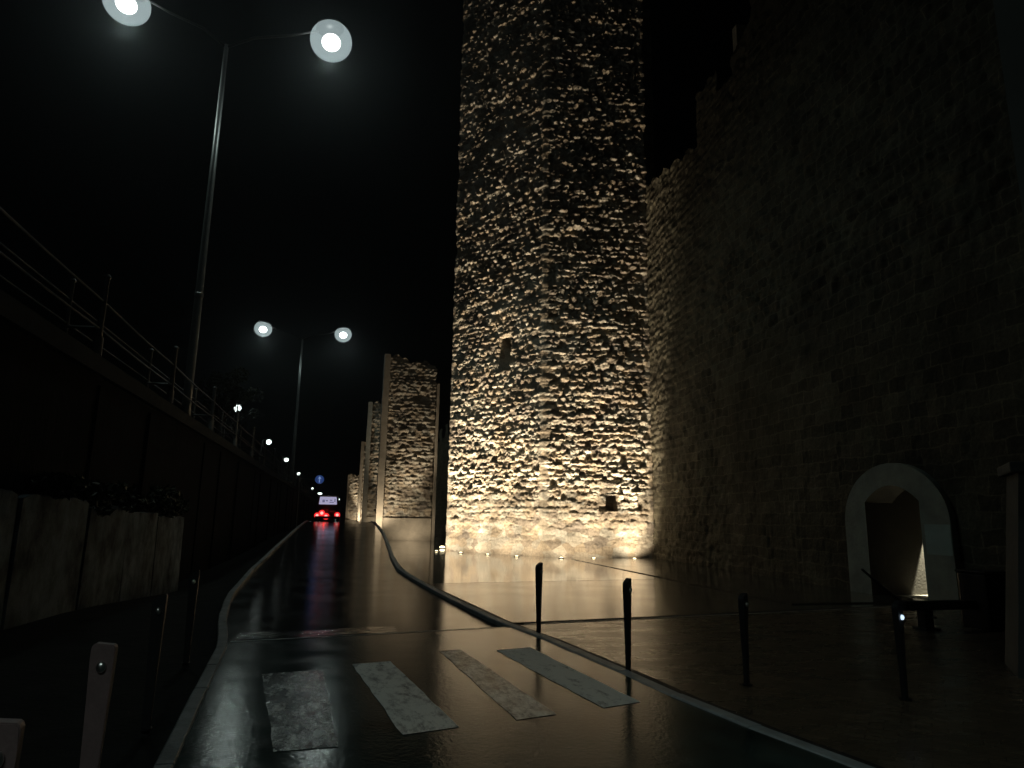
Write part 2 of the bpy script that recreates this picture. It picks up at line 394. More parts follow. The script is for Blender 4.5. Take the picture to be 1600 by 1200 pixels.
# ------------------------------------------------------------------ road geometry
KR = [(-6, 4.2), (3, 3.52), (4.3, 3.31), (5, 3.16), (5.9, 3.02), (7.03, 2.93), (9.36, 2.67), (10.5, 2.43), (13.4, 2.2), (16.5, 1.95), (20, 1.70), (24, 1.78), (28, 1.95), (36, 2.2), (53, 2.38), (90, 2.4), (400, 2.5)]
KL = [(-6, -.6), (3, -.82), (5.1, -.93), (7.25, -1.09), (9.3, -1.23), (11.6, -1.6), (14.75, -1.94), (20, -2.15), (26, -2.2), (45, -2.12), (60, -2.3), (400, -2.5)]
def xr(y): return float(np.interp(y, [a for a, b in KR], [b for a, b in KR]))
def xl(y): return float(np.interp(y, [a for a, b in KL], [b for a, b in KL]))
def rz(y):
    t = min(1, max(0, (y - 13) / 39)); t = t * t * (3 - 2 * t)
    return 1.15 * t - .35 * min(1, max(0, (y - 53) / 20))
YS = [-6, -2, 1, 3, 4.3, 5, 6, 7, 8, 9.2, 10, 11, 12, 13.4, 15, 16.5, 18, 20, 22, 24, 26, 28, 31, 34, 38, 42, 46, 50, 54, 60, 80, 120, 200, 400]
def strip(name, fa, fb, zf, m, label=None, skirt=0.0):
    v = []; f = []
    for y in YS:
        xa, xb, z = fa(y), fb(y), zf(y); v += [(xa, y, z), (xb, y, z)]
        if skirt: v += [(xa, y, z - skirt), (xb, y, z - skirt)]
    k = 4 if skirt else 2
    for i in range(len(YS) - 1):
        a = i * k; b = a + k
        f.append((a, a + 1, b + 1, b))
        if skirt: f += [(a, b, b + 2, a + 2), (a + 1, a + 3, b + 3, b + 1)]
    return tag(mesh_obj(name, v, f, m), kind='structure')

# terrain: flat on the right, verge that falls on the left, high ground behind the retaining wall
def vz(y): return float(np.interp(y, [-6, 9, 11, 14, 22, 40, 60, 400], [0, 0, -.02, -.10, -.62, -.5, 0, 0]))
xs_fn = lambda y: [(-300, 4.6), (-60, 4.6), (-5.3, 4.35), (-5.25, vz(y)), (-4.3, vz(y)), (xl(y) - .3, -.06), (xl(y), -.06), (xr(y), -.06), (40, -.06), (300, -.06)]
gy = [-100, -40] + YS + [450]
gv = []; gf = []
for y in gy: gv += [(x, y, z) for x, z in xs_fn(y)]
for i in range(len(gy) - 1):
    for j in range(9): gf.append((i * 10 + j, i * 10 + j + 1, (i + 1) * 10 + j + 1, (i + 1) * 10 + j))
tag(mesh_obj('ground', gv, gf, MT['terrain']), kind='structure')

strip('road', lambda y: xl(y), lambda y: xr(y), rz, MT['asphalt'], skirt=1.3)
# kerbs: pale granite edge, a hair above the road, and a dark gutter joint beyond it
def kerb_stones(name, fa, fb, dz, m):
    b = MB(); y = -6.0; rs = random.Random(3)
    while y < 120:
        L_ = 1.0 if y < 60 else 4.0; y1 = y + L_; g = .007; jx = rs.uniform(-.004, .004); jz = rs.uniform(-.004, .004)
        P_ = []
        for yy in (y + g, y1 - g): P_.append((fa(yy) + jx, fb(yy) + jx, yy, rz(yy) + dz + jz))
        v = []
        for (xa, xb, yy, z) in P_:
            v += [(xa, yy, z - 1.3), (xa, yy, z - .012), (xa + .012, yy, z), (xb - .012, yy, z), (xb, yy, z - .012), (xb, yy, z - 1.3)]
        f = [(i, i + 6, (i + 1) % 6 + 6, (i + 1) % 6) for i in range(6)] + [(0, 1, 2, 3, 4, 5), (11, 10, 9, 8, 7, 6)]
        b.add(v, f); y = y1
    return tag(b.build(name, m), kind='structure')
kerb_stones('kerb_right', lambda y: xr(y) - .02, lambda y: xr(y) + .11, .068, MT['kerb'])
kerb_stones('kerb_left', lambda y: xl(y) - .10, lambda y: xl(y) + .02, .062, MT['kerb_left'])
strip('gutter_right', lambda y: xr(y) + .131, lambda y: xr(y) + .30, lambda y: .012 + rz(y) * .0, MT['joint'])

# raised crossing table with a dark edge at its far side
def ye(x): return 9.39 + .18 * (x + 1.23)
v = []; f = []
Yp = [-6, 1, 3, 4.3, 5, 6, 7, 8, 9.0]
for y in Yp: v += [(xl(y) + .025, y, .055), (xr(y) - .025, y, .055)]
xa, xb = xl(9.4) + .025, xr(9.9) - .025
v += [(xa, ye(xa), .055), (xb, ye(xb), .055), (xa, ye(xa) + .02, .004), (xb, ye(xb) + .02, .004)]
for i in range(len(Yp) + 1): f.append((2 * i, 2 * i + 1, 2 * i + 3, 2 * i + 2))
tag(mesh_obj('crossing_table', v, f, MT['asphalt2']), kind='structure')
def band(name, x0, x1, y0a, wid, z, m):
    n = 10; v = []; f = []
    for i in range(n + 1):
        x = x0 + (x1 - x0) * i / n; yb = y0a(x) ; v += [(x, yb, z), (x, yb + wid, z)]
    for i in range(n): f.append((2 * i, 2 * i + 2, 2 * i + 3, 2 * i + 1))
    return tag(mesh_obj(name, v, f, m), kind='structure')
band('road_channel', xl(9.5) + .03, xr(10) - .03, lambda x: ye(x) + .03, .11, .008, MT['joint'])
band('road_edge_line', xl(9.3) + .03, xr(9.7) - .03, lambda x: ye(x) - .055, .04, .060, MT['kerb'])
band('puddle', xl(9.8) + .10, .9, lambda x: ye(x) + .33 + .05 * math.sin(x * 5), .55, .010, MT['puddle'])

# crossing stripes
stripes = [([(-.64, 7.48), (-.06, 7.58), (.09, 5.14), (-.32, 5.11)], .55, .16, 'road_marking'),
           ([(.23, 7.8), (.64, 7.89), (.97, 5.42), (.54, 5.31)], .405, .45, 'road_marking'),
           ([(1.24, 8.39), (1.50, 8.43), (1.80, 5.61), (1.45, 5.52)], .485, .34, 'road_marking'),
           ([(1.91, 8.32), (2.36, 8.45), (2.63, 5.84), (2.24, 5.72)], .36, .55, 'road_marking')]
for i, (q, wear, sh, nm) in enumerate(stripes):
    q = [Vector((a, b, .0595)) for a, b in q]; n = 14; v = []; f = []
    for k in range(n + 1):
        t = k / n; a = q[0].lerp(q[3], t); b = q[1].lerp(q[2], t); j = random.uniform(-.008, .008)
        v += [a + Vector((j, 0, 0)), b + Vector((random.uniform(-.008, .008), 0, 0))]
    for k in range(n): f.append((2 * k, 2 * k + 1, 2 * k + 3, 2 * k + 2))
    tag(mesh_obj('crossing_stripe', v, f, paint_mat('worn_road_paint', wear, sh)), kind='structure')

# piazza to the right of the road, in three bands of paving
def pz(name, ylo, yhi, m, z, xlim=60):
    ys = sorted(set([-6, 3, 5, 7, 9.4, 10.5, 13.4, 16.5, 20, 24, 28, 36, 53, 60])); v = []; f = []
    # grid clipped by slanted limits, u in 0..1 between limits along y, x from the kerb outwards
    nx_, ny_ = 12, 16
    for i in range(nx_ + 1):
        for j in range(ny_ + 1):
            t = j / ny_; x = None
            # iterate: y depends on x through slanted limits
            g = (i / nx_) ** 2
            y = ylo(2.5) + (yhi(2.5) - ylo(2.5)) * t
            for _ in range(6):
                x = (xr(y) + .30) * (1 - g) + xlim * g
                y = ylo(x) + (yhi(x) - ylo(x)) * t
            v.append((x, y, z))
    for i in range(nx_):
        for j in range(ny_):
            a = i * (ny_ + 1) + j; f.append((a, a + ny_ + 1, a + ny_ + 2, a + 1))
    return tag(mesh_obj(name, v, f, m), kind='structure')
y_a = lambda x: 10.62 + .150 * (min(x, 14) - 2.89)
y_b = lambda x: 17.18 + .142 * (min(x, 14) - 2.70)
PV1 = paving_mat('wet_pale_slabs', (.16, .14, .11), .09, .05, 1.2, .8)
PV2 = paving_mat('wet_grey_slabs', (.10, .088, .070), .15, .08, 1.5, .9)
PV3 = paving_mat('wet_brown_setts', (.105, .078, .052), .26, .14, .22, .11, streak=1.0, bump=.30)
pz('piazza_far_paving', lambda x: y_b(x), lambda x: 58.0, PV1, .010)
pz('piazza_middle_paving', lambda x: y_a(x) + .16, lambda x: y_b(x) - .02, PV2, .008)
pz('piazza_near_paving', lambda x: -6.0, lambda x: y_a(x) - .10, PV3, .006)
def bandp(name, f0, wid, z, m, x0=2.9, x1=12.2):
    return band(name, x0, x1, f0, wid, z, m)
bandp('piazza_channel', lambda x: y_a(x) + .02, .14, .004, MT['joint'])
bandp('piazza_line', lambda x: y_a(x) - .09, .045, .012, MT['line'], 2.85, 12.0)
# raised apron along the foot of the curtain wall
v = []; f = []
def wx(y): return 12.0 + (y - 12.8) * (13.35 - 12.0) / (27.9 - 12.8)
for y in (12.3, 16, 20, 24, 27.0):
    v += [(wx(y) - 3.1 - .06 * (y - 12), y, .03), (wx(y) + .3, y, .03), (wx(y) - 3.1 - .06 * (y - 12), y, 0)]
for i in range(4): f += [(3 * i, 3 * i + 1, 3 * i + 4, 3 * i + 3), (3 * i + 2, 3 * i, 3 * i + 3, 3 * i + 5)]
v += [(wx(12.3) + .3, 12.3, 0)]; f.append((2, 15, 1, 0))
tag(mesh_obj('wall_apron', v, f, PV2), kind='structure')

# ------------------------------------------------------------------ the great tower
T = empty('stone_tower', (8.6, 31, 0), 0, 'huge floodlit rubble stone tower with angled faces, tallest and nearest of the towers', 'tower')
def under(o, parent):
    o.parent = parent; o.matrix_parent_inverse = Matrix.Translation(-Vector(parent.location)); return o
A0, A1, A2, A3, A4 = (6.4, 38.5), (5.2, 33.9), (8.61, 28.88), (13.35, 27.9), (13.9, 29.2)
def tower_mod(H, S, Z, cum):
    # flush quoins at the corners, smoother foot, two openings, eroded hollows higher up
    for c, wd in ((cum[2], .26), (cum[1], .20), (cum[3], .22)):
        q = np.clip(1.5 - np.abs(S - c) / (wd * .8), 0, 1); blk = .02 * np.sign(np.sin(Z * 2 * math.pi / .74 + c))
        H = H * (1 - .85 * q) + q * (.055 + blk * .6 + .012 * fbm(S * 6, Z * 6, 5, 3))
    H = H * (1 + .45 * np.clip((Z - 11) / 6, 0, 1))
    foot = np.clip((2.6 - Z) / 2.2, 0, 1); H = H * (1 - .55 * foot) + .03 * foot
    er = np.clip((fbm(S * .40, Z * .55, 91, 3) - .04) * 5, 0, 1) * np.clip((Z - 9) / 6, 0, 1); H = H - .10 * er
    # slit window in the left face, putlog hole with a step in the right face
    def cut(H, s0, s1, z0, z1, d): return np.where((S > s0) & (S < s1) & (Z > z0) & (Z < z1), -d, H)
    c2 = cum[2]
    H = cut(H, c2 - 2.80, c2 - 2.05, 8.55, 10.2, 1.3)
    H = cut(H, c2 + 2.78, c2 + 3.27, 1.98, 2.66, 1.2)
    H = cut(H, c2 + 2.45, c2 + 2.80, 1.98, 2.20, .35)
    return H
tw = masonry('masonry_faces', [A0, A1, A2, A3, A4], -.1, 33.0, .034, .034, 11, MT['tower'], None, modify=tower_mod, ch=(.19, .36), sw=(.18, .46), amp=.80, warp=.085)
under(tw, T)
b = MB(); poly = [(7.2, 38.3), (6.1, 34.2), (9.2, 29.9), (12.9, 29.0), (14.6, 29.4), (14.6, 38.3)]
b.prism(poly, -.1, 32.9, lambda a, c, d: (a, c, d)); under(b.build('tower_core', MT['tower']), T)
b = MB(); b.prism([(6.0, 38.8), (4.95, 33.8), (8.5, 28.6), (13.3, 27.62), (14.8, 29.3), (14.8, 38.8)], 33.0, 33.5, lambda a, c, d: (a, c, d)); under(b.build('cornice', MT['smooth']), T)

# uplights in the ground along the tower's foot
def uplight(x, y, nrm, label, E1, E2, tilt=(0, 0), r=.11, ang1=95, ang2=34, toward=.10, mid=0):
    e = empty('uplight', (x, y, .01), 0, label, 'ground light', 'uplights along the foot of the great tower')
    MB().lathe([(r + .05, 0), (r + .05, .022), (r + .01, .030), (r, .026)], (0, 0, 0), 20).build('rim', MT['steel'], e)
    MB().lathe([(r * .9, .0265), (r * .85, .04), (r * .4, .052)], (0, 0, 0), 20).build('lens', MT['uplight'], e, True)
    n = Vector((nrm[0], nrm[1], 0)).normalized()
    if E1: lamp('wide_light', 'SPOT', (0, 0, .075), E1 * FLOOD, WARM, e, (-n.x * .85 + tilt[0], -n.y * .85 + tilt[1], 1), ang1, .8, .03)
    if mid: lamp('middle_light', 'SPOT', (0, 0, .078), mid * FLOOD, WARM, e, (-n.x * .38, -n.y * .38, 1), 84, 1.0, .03)
    if E2: lamp('narrow_light', 'SPOT', (0, 0, .08), E2 * FLOOD, WARM, e, (-n.x * toward + tilt[0] * .5, -n.y * toward + tilt[1] * .5, 1), ang2, .9, .04)
    return e
def on_face(Pa, Pb, t, off):
    a = Vector(Pa); bb = Vector(Pb); d = (bb - a).normalized(); n = Vector((d.y, -d.x)); p = a.lerp(bb, t) + n * off
    return p.x, p.y, n
ups = [(A1, A2, .08, 1.25, 'warm ground uplight at the left end of the tower, beside its left edge', 1.0),
       (A1, A2, .36, 1.3, 'warm ground uplight before the tower left face, second from its left edge', 1.0),
       (A1, A2, .64, 1.3, 'warm ground uplight before the middle of the tower left face', 1.0),
       (A1, A2, .92, 1.3, 'warm ground uplight just left of the tower front corner', .8),
       (A2, A3, .14, 1.3, 'warm ground uplight just right of the tower front corner', .65),
       (A2, A3, .42, 1.3, 'warm ground uplight before the middle of the tower right face', .72),
       (A2, A3, .78, 1.1, 'warm ground uplight at the right end of the tower, by the dark curtain wall', .95)]
for a, bb, t, off, lab, k in ups:
    x, y, n = on_face(a, bb, t, off * .88); uplight(x, y, n, lab, 190 * k, 4900 * k, ang1=160 if t != .78 else 120, r=.075, ang2=46, mid=640 * k)
e = empty('uplight', (5.28, 35.9, .01), 0, 'brightest warm ground light, behind the left corner of the great tower', 'ground light', 'uplights along the foot of the great tower')
MB().lathe([(.16, 0), (.16, .04), (.12, .05)], (0, 0, 0), 20).build('rim', MT['steel'], e)
MB().lathe([(.14, .045), (.14, .08), (.08, .13)], (0, 0, 0), 20).build('lens', MT['uplight'], e, True)

# ------------------------------------------------------------------ curtain wall with the arched doorway
W = empty('curtain_wall', (12, 12.8, 0), 0, 'tall dark stone curtain wall with arched doorway, right of the floodlit tower', 'wall')
WD = Vector((1.35, 15.1)).normalized()
def wp(y): return (wx(y), y)
# path runs from far (by the tower) to near so that outward is towards the road
yF, yN = 29.0, -4.0
SF = Vector((wx(yF), yF, 0)); path = [(wx(yF), yF), (wx(yN), yN)]
def s_of(y): return (yF - y) / WD.y
# doorway, in s: centre and half widths
sc0 = (s_of(14.40) + s_of(11.12)) / 2; RO = (s_of(11.12) - s_of(14.40)) / 2; RI0, RI1 = sc0 - (RO - .78), sc0 + (RO - .80)
SPR = 1.62
def ring_out(n=22): return [(sc0 - RO * math.cos(t), SPR + (2.95 - SPR) * math.sin(t)) for t in [math.pi * i / n for i in range(n + 1)]]
def ring_in(n=22):
    c = (RI0 + RI1) / 2; h = (RI1 - RI0) / 2
    return [(c - h * math.cos(t), 2.10 + .36 * math.sin(t) ** 2) for t in [math.pi * i / n for i in range(n + 1)]]
def wtop(S):
    y = yF - S * WD.y
    return np.where(y > 22.0, 16.25 + (y - 22) * .20 + .12 * np.sin(y * 5), np.where(y > 20.2, 18.25 + .1 * np.sin(y * 7), np.where(y > 19.1, 17.2, np.where(y > 17.5, 18.3 - (y - 17.5) * .3, 26.0))))
def hole(S, Z): 
    inside_x = (S > sc0 - RO + .1) & (S < sc0 + RO - .1)
    zt = SPR + (2.95 - SPR - .1) * np.sqrt(np.clip(1 - ((S - sc0) / (RO - .05)) ** 2, 0, 1))
    return inside_x & (Z < zt)
def wall_mod(H, S, Z, cum):
    # regular dressed courses low down by the doorway, rubble above
    low = np.clip((7.5 - Z) / 1.5, 0, 1) * np.clip((S - s_of(22)) / 2, 0, 1)
    bs, bh = .46, .30
    row = np.floor(Z / bh); u = (S / bs + .5 * (row % 2) + .13 * np.sin(row * 3.1)) % 1; vv = (Z / bh) % 1
    d = np.minimum(np.minimum(u, 1 - u) * bs, np.minimum(vv, 1 - vv) * bh)
    rr = np.sin(row * 12.9898 + np.floor(S / bs + .5 * (row % 2) + .13 * np.sin(row * 3.1)) * 78.233) * 43758.5; rr = rr - np.floor(rr)
    ash = np.clip(d / .03, 0, 1) ** .5 * (.02 + .022 * rr) + .02 * fbm(S * 5, Z * 5, 8, 3)
    H = H * (1 - low) + ash * low
    H = H + .05 * np.clip((8.0 - Z) * 6, 0, 1) * np.clip((S - s_of(18)) , 0, 1) * 0
    # string course stones over the doorway
    return H
def wallobj(name, y0, y1, res, seed, z1): 
    pa = [(wx(y0), y0), (wx(y1), y1)]; off = s_of(y0)
    o = masonry(name, pa, -.1, z1, res, res, seed, MT['wall'], None,
                top=lambda S: wtop(S + off), hole=lambda S, Z: hole(S + off, Z),
                modify=lambda H, S, Z, cum: wall_mod(H, S + off, Z, cum), ch=(.22, .36), sw=(.22, .50), amp=.5)
    return under(o, W)
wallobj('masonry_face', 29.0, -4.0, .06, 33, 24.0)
# core behind the relief
def wpt(s, z, d):  # s along, z up, d depth into the wall
    n = Vector((WD.y, -WD.x, 0)) * 1.0  # pointing +x : into the wall
    p = SF - Vector((WD.x, WD.y, 0)) * s + n * d
    return (p.x, p.y, z)
b = MB()
def wbox(b, s0, s1, z0, z1, d0, d1):
    v = [wpt(s, z, d) for z in (z0, z1) for s, d in ((s0, d0), (s0, d1), (s1, d1), (s1, d0))]
    b.add(v, [(0, 1, 2, 3), (7, 6, 5, 4), (0, 4, 5, 1), (1, 5, 6, 2), (2, 6, 7, 3), (3, 7, 4, 0)])
dI, dO = .16, 2.0
ssA, ssB = sc0 - RO + .2, sc0 + RO - .2
wbox(b, .3, s_of(22), -.1, 16.0, dI, dO); wbox(b, s_of(22), ssA, -.1, 14.9, dI, dO); wbox(b, ssB, s_of(-4), -.1, 23.8, dI, dO)
wbox(b, ssA, ssB, 2.7, 14.9, dI, dO); wbox(b, s_of(17.4), ssB, 14.9, 23.8, dI, dO)
wbox(b, s_of(21.9), s_of(20.3), 14.9, 18.0, dI, dO); wbox(b, s_of(20.3), s_of(19.1), 14.9, 17.0, dI, dO); wbox(b, s_of(19.1), s_of(17.4), 14.9, 17.6, dI, dO)
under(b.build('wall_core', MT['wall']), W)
b = MB(); wbox(b, s_of(18.9), s_of(18.6), 17.0, 18.9, .02, .5); under(b.build('merlon_edge', MT['smooth']), W)
# surround of pale stone, proud of the wall
out = [(sc0 - RO, -.05)] + ring_out() + [(sc0 + RO, -.05)]; inn = [(RI0, -.05)] + ring_in() + [(RI1, -.05)]
v = []; f = []; n = len(out)
for (s, z) in out: v += [wpt(s, z, -.16), wpt(s, z, .20)]
k = len(v); fr = []
for (s, z) in inn: v += [wpt(s, z, -.16), wpt(s, z, .55)]
for i in range(n - 1):
    a = 2 * i; c = k + 2 * i
    f += [(a, a + 2, c + 2, c), (a, a + 1, a + 3, a + 2)]; fr.append((c - k, c + 2 - k, c + 3 - k, c + 1 - k))
under(mesh_obj('arch_reveal', v[k:], fr, MT['plaster']), W)
ar = under(mesh_obj('arch_surround', v, f, MT['arch']), W)
b = MB(); wbox(b, RI1 + .10, sc0 + RO - .02, 1.02, 1.62, -.168, -.10); o = under(b.build('pale_block', MT['archlight']), W); o['label'] = 'pale bluish stone block in the right jamb'
# passage behind the doorway
b = MB(); g = .10; x0, x1 = RI0 - .02, RI1 + 1.3
wbox(b, x0 - .25, x0, -.1, 2.9, .21, 4.0); wbox(b, x0, x1, 2.62, 2.9, .56, 4.0); wbox(b, x0 - .25, x1, -.1, 2.9, 4.0, 4.2)
wbox(b, x1, x1 + .25, -.1, 2.9, .56, 4.0); wbox(b, RI1 + .02, x1, -.1, 2.9, .40, .556); wbox(b, x0, x1, -.06, .02, .0, 4.0)
under(b.build('passage', MT['plaster']), W)
q = wpt(x0 + .13, 2.52, 1.78)
pl = empty('passage_light', q, 0, 'small warm downlight inside the arched doorway', 'light')
MB().lathe([(.05, .06), (.06, 0), (.045, -.01)], (0, 0, 0), 16).build('housing', MT['steel'], pl)
lamp('passage_beam', 'SPOT', (0, 0, -.03), 4600, (1, .93, .68), pl, (.0, .19, -1), 43, .15, .015)

# curtain wall between the great tower and the next one
Wb = empty('curtain_wall', (12.5, 42, 0), 0, 'unlit stretch of stone wall receding behind the great tower', 'wall')
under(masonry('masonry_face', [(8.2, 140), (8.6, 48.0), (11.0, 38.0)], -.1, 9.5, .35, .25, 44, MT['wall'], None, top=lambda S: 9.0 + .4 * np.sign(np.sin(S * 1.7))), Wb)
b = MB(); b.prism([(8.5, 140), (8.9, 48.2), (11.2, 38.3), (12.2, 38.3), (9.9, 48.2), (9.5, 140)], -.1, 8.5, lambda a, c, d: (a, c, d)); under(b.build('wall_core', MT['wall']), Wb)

# ------------------------------------------------------------------ the row of towers further along
def far_tower(x0, x1, y, ht, htr, label, seed, res, depth=6, EP=1.0, pil=(.45, .22), plinth=1.5, right_ht=None, light_y=2.0):
    e = empty('stone_tower', ((x0 + x1) / 2, y, 0), 0, label, 'tower', 'smaller floodlit towers along the road')
    w0, w1 = pil
    fx0, fx1 = x0 + w0, x1 - w1
    def ragged(S): return ht - (ht - htr) * np.clip((S - depth) / max(.1, fx1 - fx0), 0, 1) + .16 * np.sin(S * 3.1) + .08 * np.sin(S * 9) 
    def md(H, S, Z, cum):
        er = np.clip((fbm(S * .8, Z * .7, seed + 3, 3) - .06) * 6, 0, 1) * np.clip((Z - 4) / 3, 0, 1)
        return H - .16 * er
    under(masonry('masonry_face', [(fx0, y + depth), (fx0, y), (fx1, y), (fx1, y + depth)], plinth, max(ht, htr) + .5, res, res, seed, MT['tower'], None,
                  top=ragged, modify=md, ch=(.17, .30), sw=(.22, .60), amp=1.0), e)
    b = MB(); b.box(fx0 + .3, fx1 - .3, y + .3, y + depth, -.1, min(ht, htr) - .4); under(b.build('tower_core', MT['tower']), e)
    b = MB(); b.box(fx0 + .002, fx1 - .002, y - .16, y + depth, -.1, plinth); under(b.build('plinth', MT['smooth']), e)
    # smooth corner strips
    for (a, c, hh, dd) in ((x0, fx0, ht, .55), (fx1 + .05, x1, right_ht or htr, .45)):
        if c - a < .05: continue
        n = 26; v = []; f = []; rs = random.Random(seed)
        for i in range(n + 1):
            z = -.1 + (hh + .1) * i / n; j = rs.uniform(-.03, .03) * (i > 4); t = .10 * i / n
            v += [(a + j + t * .3, y - dd + t, z), (c + j * .5, y - dd + t, z), (c, y + .6, z), (a + t * .3, y + .6, z)]
        for i in range(n):
            for k in range(4): f.append((4 * i + k, 4 * i + (k + 1) % 4, 4 * i + 4 + (k + 1) % 4, 4 * i + 4 + k))
        f += [(3, 2, 1, 0), (4 * n, 4 * n + 1, 4 * n + 2, 4 * n + 3)]
        under(mesh_obj('corner_strip', v, f, MT['smooth']), e)
    cx = (fx0 + fx1) / 2
    lamp('tower_wash', 'SPOT', (cx - (x0 + x1) / 2 + .3, -light_y, .12), 170 * EP * FLOOD, WARM, e, (0, .9, 1), 150, .8, .05)
    lamp('tower_throw', 'SPOT', (cx - (x0 + x1) / 2 + .3, -light_y - .2, .14), 1900 * EP * FLOOD, WARM, e, (0, .26, 1), 44, .9, .05)
    lamp('strip_wash', 'SPOT', (-(x1 - x0) / 2 + .2, -1.9, .12), 900 * EP * FLOOD, WARM, e, (.03, .40, 1), 100, 1, .05)
    return e
far_tower(2.40, 6.42, 48.0, 12.9, 12.4, 'second tower, next beyond the great one, floodlit rubble with pale corner strips and plain plinth', 61, .06, EP=.85, right_ht=11.0)
far_tower(2.15, 6.2, 70.0, 13.0, 12.3, 'third tower along the road, partly hidden behind the second', 62, .09, EP=1.3)
far_tower(2.35, 6.2, 98.0, 11.9, 11.9, 'fourth tower along the road, seen as a thin bright strip', 63, .14, EP=1.6)
far_tower(1.25, 6.2, 150.0, 10.2, 9.9, 'farthest and smallest tower, beside the van', 64, .16, EP=3.0, pil=(.3, .2), plinth=.6)

# ------------------------------------------------------------------ left: retaining wall, parapet, railing, concrete panels
Lw = empty('retaining_wall', (-4.9, 30, 0), 0, 'high dark retaining wall along the left side of the road', 'wall')
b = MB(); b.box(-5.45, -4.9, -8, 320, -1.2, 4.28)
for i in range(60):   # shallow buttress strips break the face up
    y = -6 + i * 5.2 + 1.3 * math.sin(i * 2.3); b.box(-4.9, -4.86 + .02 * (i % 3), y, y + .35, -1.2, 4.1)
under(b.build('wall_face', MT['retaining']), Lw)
b = MB(); b.box(-5.55, -4.78, -8, 320, 4.285, 4.62); under(b.build('parapet_beam', MT['parapet']), Lw)

Rl = empty('railing', (-4.95, 30, 4.62), 0, 'steel railing with two rails on top of the left retaining wall', 'railing')
b = MB(); ypost = [-10.2, -4.0, 2.2, 8.6, 14.85, 21.0, 27.5] + [33.7 + 6.3 * i for i in range(36)]
def sag(a, c, z): return [(-4.92, a + (c - a) * t / 4, z - .03 * math.sin(math.pi * t / 4)) for t in range(5)]
for a, c in zip(ypost, ypost[1:]):
    b2 = None
for z in (5.22, 5.80):
    r = MB()
    for a, c in zip(ypost, ypost[1:]): r.tube(sag(a, c, z), .022, 6)
    under(r.build('rail', MT['rail']), Rl)
r = MB(); r.tube([(-5.62, -8, 5.85), (-5.62, 260, 5.85)], .018, 6); r.tube([(-5.62, -8, 5.35), (-5.62, 260, 5.35)], .018, 6)
under(r.build('rear_rail', MT['rail']), Rl)
proto = []
for i, y in enumerate(ypost):
    if i == 0:
        b = MB(); b.tube([(0, 0, -.15), (0, 0, 1.66)], .062, 10); b.lathe([(.07, 1.66), (.085, 1.69), (.05, 1.75)], (0, 0, 0), 10)
        b.tube([(0, 0, .62), (-.68, .12, .62)], .03, 6)
        p = b.build('post', MT['rail']); p.location = (-4.92, y, 4.62)
        s_ = MB().tube([(0, 0, .05), (0, 0, .42)], .095, 12).build('sleeve', MT['sleeve'], p)
        b = MB(); b.tube([(0, 0, -.15), (0, 0, 1.60)], .045, 10); b.lathe([(.06, 1.6), (.075, 1.63), (.04, 1.68)], (0, 0, 0), 10)
        p2 = b.build('rear_post', MT['rail']); p2.location = (-5.62, y + .25, 4.62)
        under(p, Rl); under(p2, Rl); proto = [p, s_, p2]
    else:
        p = proto[0].copy(); C.objects.link(p); p.location = (-4.92, y, 4.62)
        s_ = proto[1].copy(); C.objects.link(s_); s_.parent = p
        p2 = proto[2].copy(); C.objects.link(p2); p2.location = (-5.62, y + .25, 4.62)

# concrete panels at the foot of the wall
Pf = empty('panel_fence', (-4.4, 14, 0), 0, 'row of tall stained concrete panels at the foot of the left wall', 'fence')
px = [5.9, 8.55, 11.2, 14.0, 16.5, 19.1, 22.2]
for i, (a, c) in enumerate(zip(px, px[1:])):
    zt = float(np.interp((a + c) / 2, [5, 11, 14, 22], [1.92, 1.88, 1.74, 1.46])); zb = vz((a + c) / 2) - .1
    rs = random.Random(i + 3); lean = rs.uniform(-.05, .03)
    n = 12; v = []; f = []
    for k in range(n + 1):
        t = k / n; y = a + .05 + (c - a - .10) * t; z = zt + rs.uniform(-.035, .035) - (.05 if k in (0, n) else 0)
        v += [(-4.4 + lean, y, z), (-4.4, y, zb), (-4.52 + lean, y, z), (-4.52, y, zb)]
    for k in range(n):
        q = 4 * k; f += [(q, q + 4, q + 5, q + 1), (q + 2, q + 3, q + 7, q + 6), (q, q + 2, q + 6, q + 4)]
    f += [(0, 1, 3, 2), (4 * n, 4 * n + 2, 4 * n + 3, 4 * n + 1)]
    under(mesh_obj('panel', v, f, MT['concrete']), Pf)
b = MB()
for y in px[1:-1]: b.box(-4.56, -4.46, y - .06, y + .06, vz(y) - .1, float(np.interp(y, [5, 11, 14, 22], [1.8, 1.75, 1.6, 1.3])))
under(b.build('post', MT['black']), Pf)

